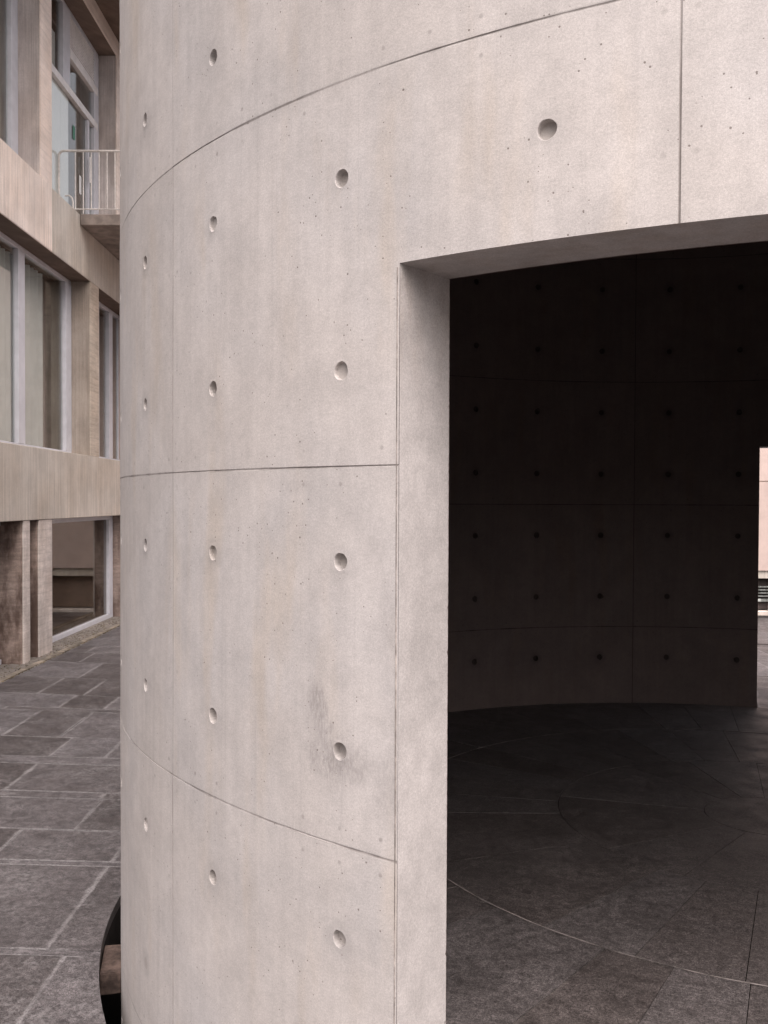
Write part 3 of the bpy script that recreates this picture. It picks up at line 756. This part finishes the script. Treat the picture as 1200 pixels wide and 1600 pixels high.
# interior column seen through the middle window, papers on the door
L(13.75, 14.35, 4.90, 5.35, 2.262, 4.838, .01).build('interior_column', M_PIER, bld)
mm = MB(); L(15.02, 15.12, TW+.034, TW+.036, 6.30, 6.58, 0, mm); mm.build('paper_notice', M_PAPER, w2)
mm = MB(); L(14.72, 14.82, TW+.034, TW+.036, 7.02, 7.22, 0, mm); mm.build('green_sticker', M_GREEN, w2)
# added partition and frame imitating a window reflected in the ground-floor glass
L(13.2, 16.5, 5.55, 5.65, ZG+.045, 1.31, .0).build('partition', board_concrete('brown_partition', (.36, .27, .21), False, 0, .5), bld)
mb = MB()
for q in ((14.6, 14.72, -.12, .98), (15.75, 15.95, -.12, .98)): L(q[0], q[1], 5.50, 5.548, q[2], q[3], .003, mb)
L(14.725, 15.745, 5.50, 5.548, .88, .98, .003, mb); L(14.725, 15.745, 5.50, 5.548, -.12, -.05, .003, mb)
mb.build('reflection_frame', M_ALUW, bld)
mb = MB(); L(14.73, 15.74, 5.535, 5.548, -.045, .875, 0, mb).build('reflection_panel', M_ROOM, bld)
# balcony
bal = L(13.99, 17.6, 2.85, T-.002, 5.53, 5.686, .008).build('balcony_slab', M_BALC, bld)
rl = MB(); RS = 14.05
def LP(s, t, z): return (s-SO, t-T, z-ZG)
zt_ = 6.595; TLo = 2.93
arc = [LP(RS, TW+.027-.075*(1-math.cos(a)), zt_-.075+.075*math.sin(a)) for a in [math.pi/2*k/6 for k in range(0, 7)]]
rl.tube([LP(RS, TW+.027, 5.80)]+arc+[LP(RS, TLo+.06, zt_)]+[LP(RS+.06-.06*math.cos(a), TLo+.06-.06*math.sin(a), zt_) for a in (.5, 1.0)]+[LP(RS+.06, TLo, zt_), LP(17.5, TLo, zt_)], .017, 10)
rl.tube([LP(RS, 4.352+.07, 5.772), LP(RS, TLo, 5.772), LP(17.5, TLo, 5.772)], .010, 8)
ro = rl.build('railing', M_RAILM, bal, True)
for k in range(0, 14):
    t = 4.352-.1125*k
    if t < TLo+.02: break
    mm = MB(); mm.tube([LP(RS, t, 5.69 if k % 6 == 1 else 5.775), LP(RS, t, zt_-.004)], .0085, 8).build('baluster', M_RAILM, bal, True)
for k in range(0, 30):
    mm = MB(); s = RS+.1+k*.114
    mm.tube([LP(s, TLo, 5.775), LP(s, TLo, zt_-.004)], .0085, 8).build('baluster', M_RAILM, bal, True)
mm = MB(); mm.tube([LP(RS, 4.50, 5.96), LP(RS, 4.44, 5.965), LP(RS, 4.40, 5.93), LP(RS, 4.385, 5.86), LP(RS, 4.384, 5.775)], .012, 8).build('rail_end', M_RAILM, bal, True)

# kerb and gravel strip at the foot of the building
mb = MB(); s = S0
rk = random.Random(2); pts = []
while s < S1:
    e = min(s+rk.uniform(.8, 1.1), S1)
    p = [W3(s+.003, TC+.002, 0), W3(e-.003, TC+.002, 0), W3(e-.003, TC+.085, 0), W3(s+.003, TC+.085, 0)]
    zt0 = ZG+.006+rk.uniform(0, .006)
    b = bmesh.new(); vv = [b.verts.new((q.x, q.y, z)) for z in (ZG-.08, zt0) for q in p]
    for f in ((3, 2, 1, 0), (4, 5, 6, 7), (0, 1, 5, 4), (1, 2, 6, 5), (2, 3, 7, 6), (3, 0, 4, 7)): b.faces.new([vv[i] for i in f])
    bmesh.ops.bevel(b, geom=b.edges[:], offset=.006, segments=2, affect='EDGES')
    tm = bpy.data.meshes.new('t'); b.to_mesh(tm); b.free(); mb.bm.from_mesh(tm); bpy.data.meshes.remove(tm)
    s = e
k_ = mb.build('kerb', M_CURB); k_['kind'] = 'structure'
bm = bmesh.new(); ns_, nt_ = 240, 10; gg = {}
rg = random.Random(9)
for i in range(ns_+1):
    for j in range(nt_+1):
        gg[i, j] = bm.verts.new(W3(S0+(S1-S0)*i/ns_, TC+.088+(TW+.1-TC-.088)*j/nt_, ZG+rg.uniform(-.006, .006)))
for i in range(ns_):
    for j in range(nt_): bm.faces.new((gg[i, j], gg[i+1, j], gg[i+1, j+1], gg[i, j+1]))
me = bpy.data.meshes.new('gravel'); bm.to_mesh(me); bm.free(); gv = link('gravel_strip', me, M_GRAV); gv['kind'] = 'structure'
# moss tufts and pebbles along the kerb joint
bm = bmesh.new()
for _ in range(1500):
    s = rg.uniform(9.5, 17.5)
    tt = TC+rg.gauss(.0, .012) if rg.random() < .5 else rg.uniform(TC+.1, T+.2)
    c = W3(s, tt, ZG+.003); r = rg.uniform(.004, .011)
    mtx = Matrix.Translation(c) @ Matrix.Diagonal((1, 1, .55, 1))
    bmesh.ops.create_icosphere(bm, subdivisions=1, radius=r, matrix=mtx)
me = bpy.data.meshes.new('pebbles'); bm.to_mesh(me); bm.free()
pb = link('pebbles_and_moss', me, simple('pebble_moss', (.13, .105, .07), .95, .5, 30.)); pb['kind'] = 'stuff'
pb['label'] = 'pebbles and dry moss scattered along the kerb'; pb['category'] = 'pebbles'

# ------------------------------------------------------------------ building beyond the far doorway
FS = 17.25
fb = thing('rendered_building', 'pink rendered building with a low dark window seen through the far doorway', 'building', W3(FS, -6.4, ZG), A)
def LF_(s0, s1, t0, t1, z0, z1, bev=0., mb=None):
    mb = mb or MB(); return mb.box(s0-FS, s1-FS, t0+6.4, t1+6.4, z0-ZG, z1-ZG, bev)
LF_(FS, FS+.4, -16, TB, 2.016, 5.75).build('wall', M_PINK, fb)
LF_(FS, FS+.4, -16, TB, .43, 2.0).build('wall', M_PINK, fb)
LF_(FS+.01, FS+.4, -16, TB, 2.0, 2.016).build('wall_joint', M_SOFF, fb)
LF_(FS+.04, FS+.4, -16, TB, .29, .427).build('lintel', M_SPAN, fb)
for k, t in enumerate((-14.0, -12.2, -10.4, -8.6, -7.06, -5.1, -3.0, -1.2, .7, 2.5)):
    LF_(FS+.06, FS+.3, t, t+.12, ZG, .287, .004).build('post', M_ALUW, fb)
for t in (-8.48, -6.94, -4.98, -2.88, -1.08, .82, 2.62):
    mb = MB(); LF_(FS+.16, FS+.20, t+.02, t+1.7, ZG+.08, .28, 0, mb)
    wn_ = mb.build('window', M_DARKIN if t < -4 else M_SOFF, fb)
    mb = MB()
    for k in range(4 if t < -4 else 0): LF_(FS+.10, FS+.13, t+.02, t+1.75, .12-k*.055, .145-k*.055, .003, mb)
    if t < -4: LF_(FS+.10, FS+.14, t+.02, t+1.7, -.13, -.08, .003, mb)
    else:
        LF_(FS+.08, FS+.14, t+.02, t+.17, ZG+.08, .28, .003, mb)
        LF_(FS+.08, FS+.14, t+1.55, t+1.70, ZG+.08, .28, .003).build('window_stile', M_SLAT, wn_)
    mb.build('louvre' if t < -4 else 'window_stile', M_SLAT, wn_)
LF_(FS+.0, FS+.42, -16, TW-.01, ZG-.05, ZG+.06, .01).build('plinth', M_FINE, fb)
LF_(FS+.42, FS+.55, -16, TB, ZG, 5.75).build('back_wall', M_DARKIN, fb)
# pale coping ramp beside the path behind the pavilion, drain channel across it
mb = MB(); mb.box(-.9, .9, 4.36, 4.44, ZG-.02, ZG+.004, 0.)
dr_ = mb.build('drain_channel', M_DARKIN, None, False, (-.2, 4.9, 0)); dr_['kind'] = 'structure'
print('objects', len(bpy.data.objects))
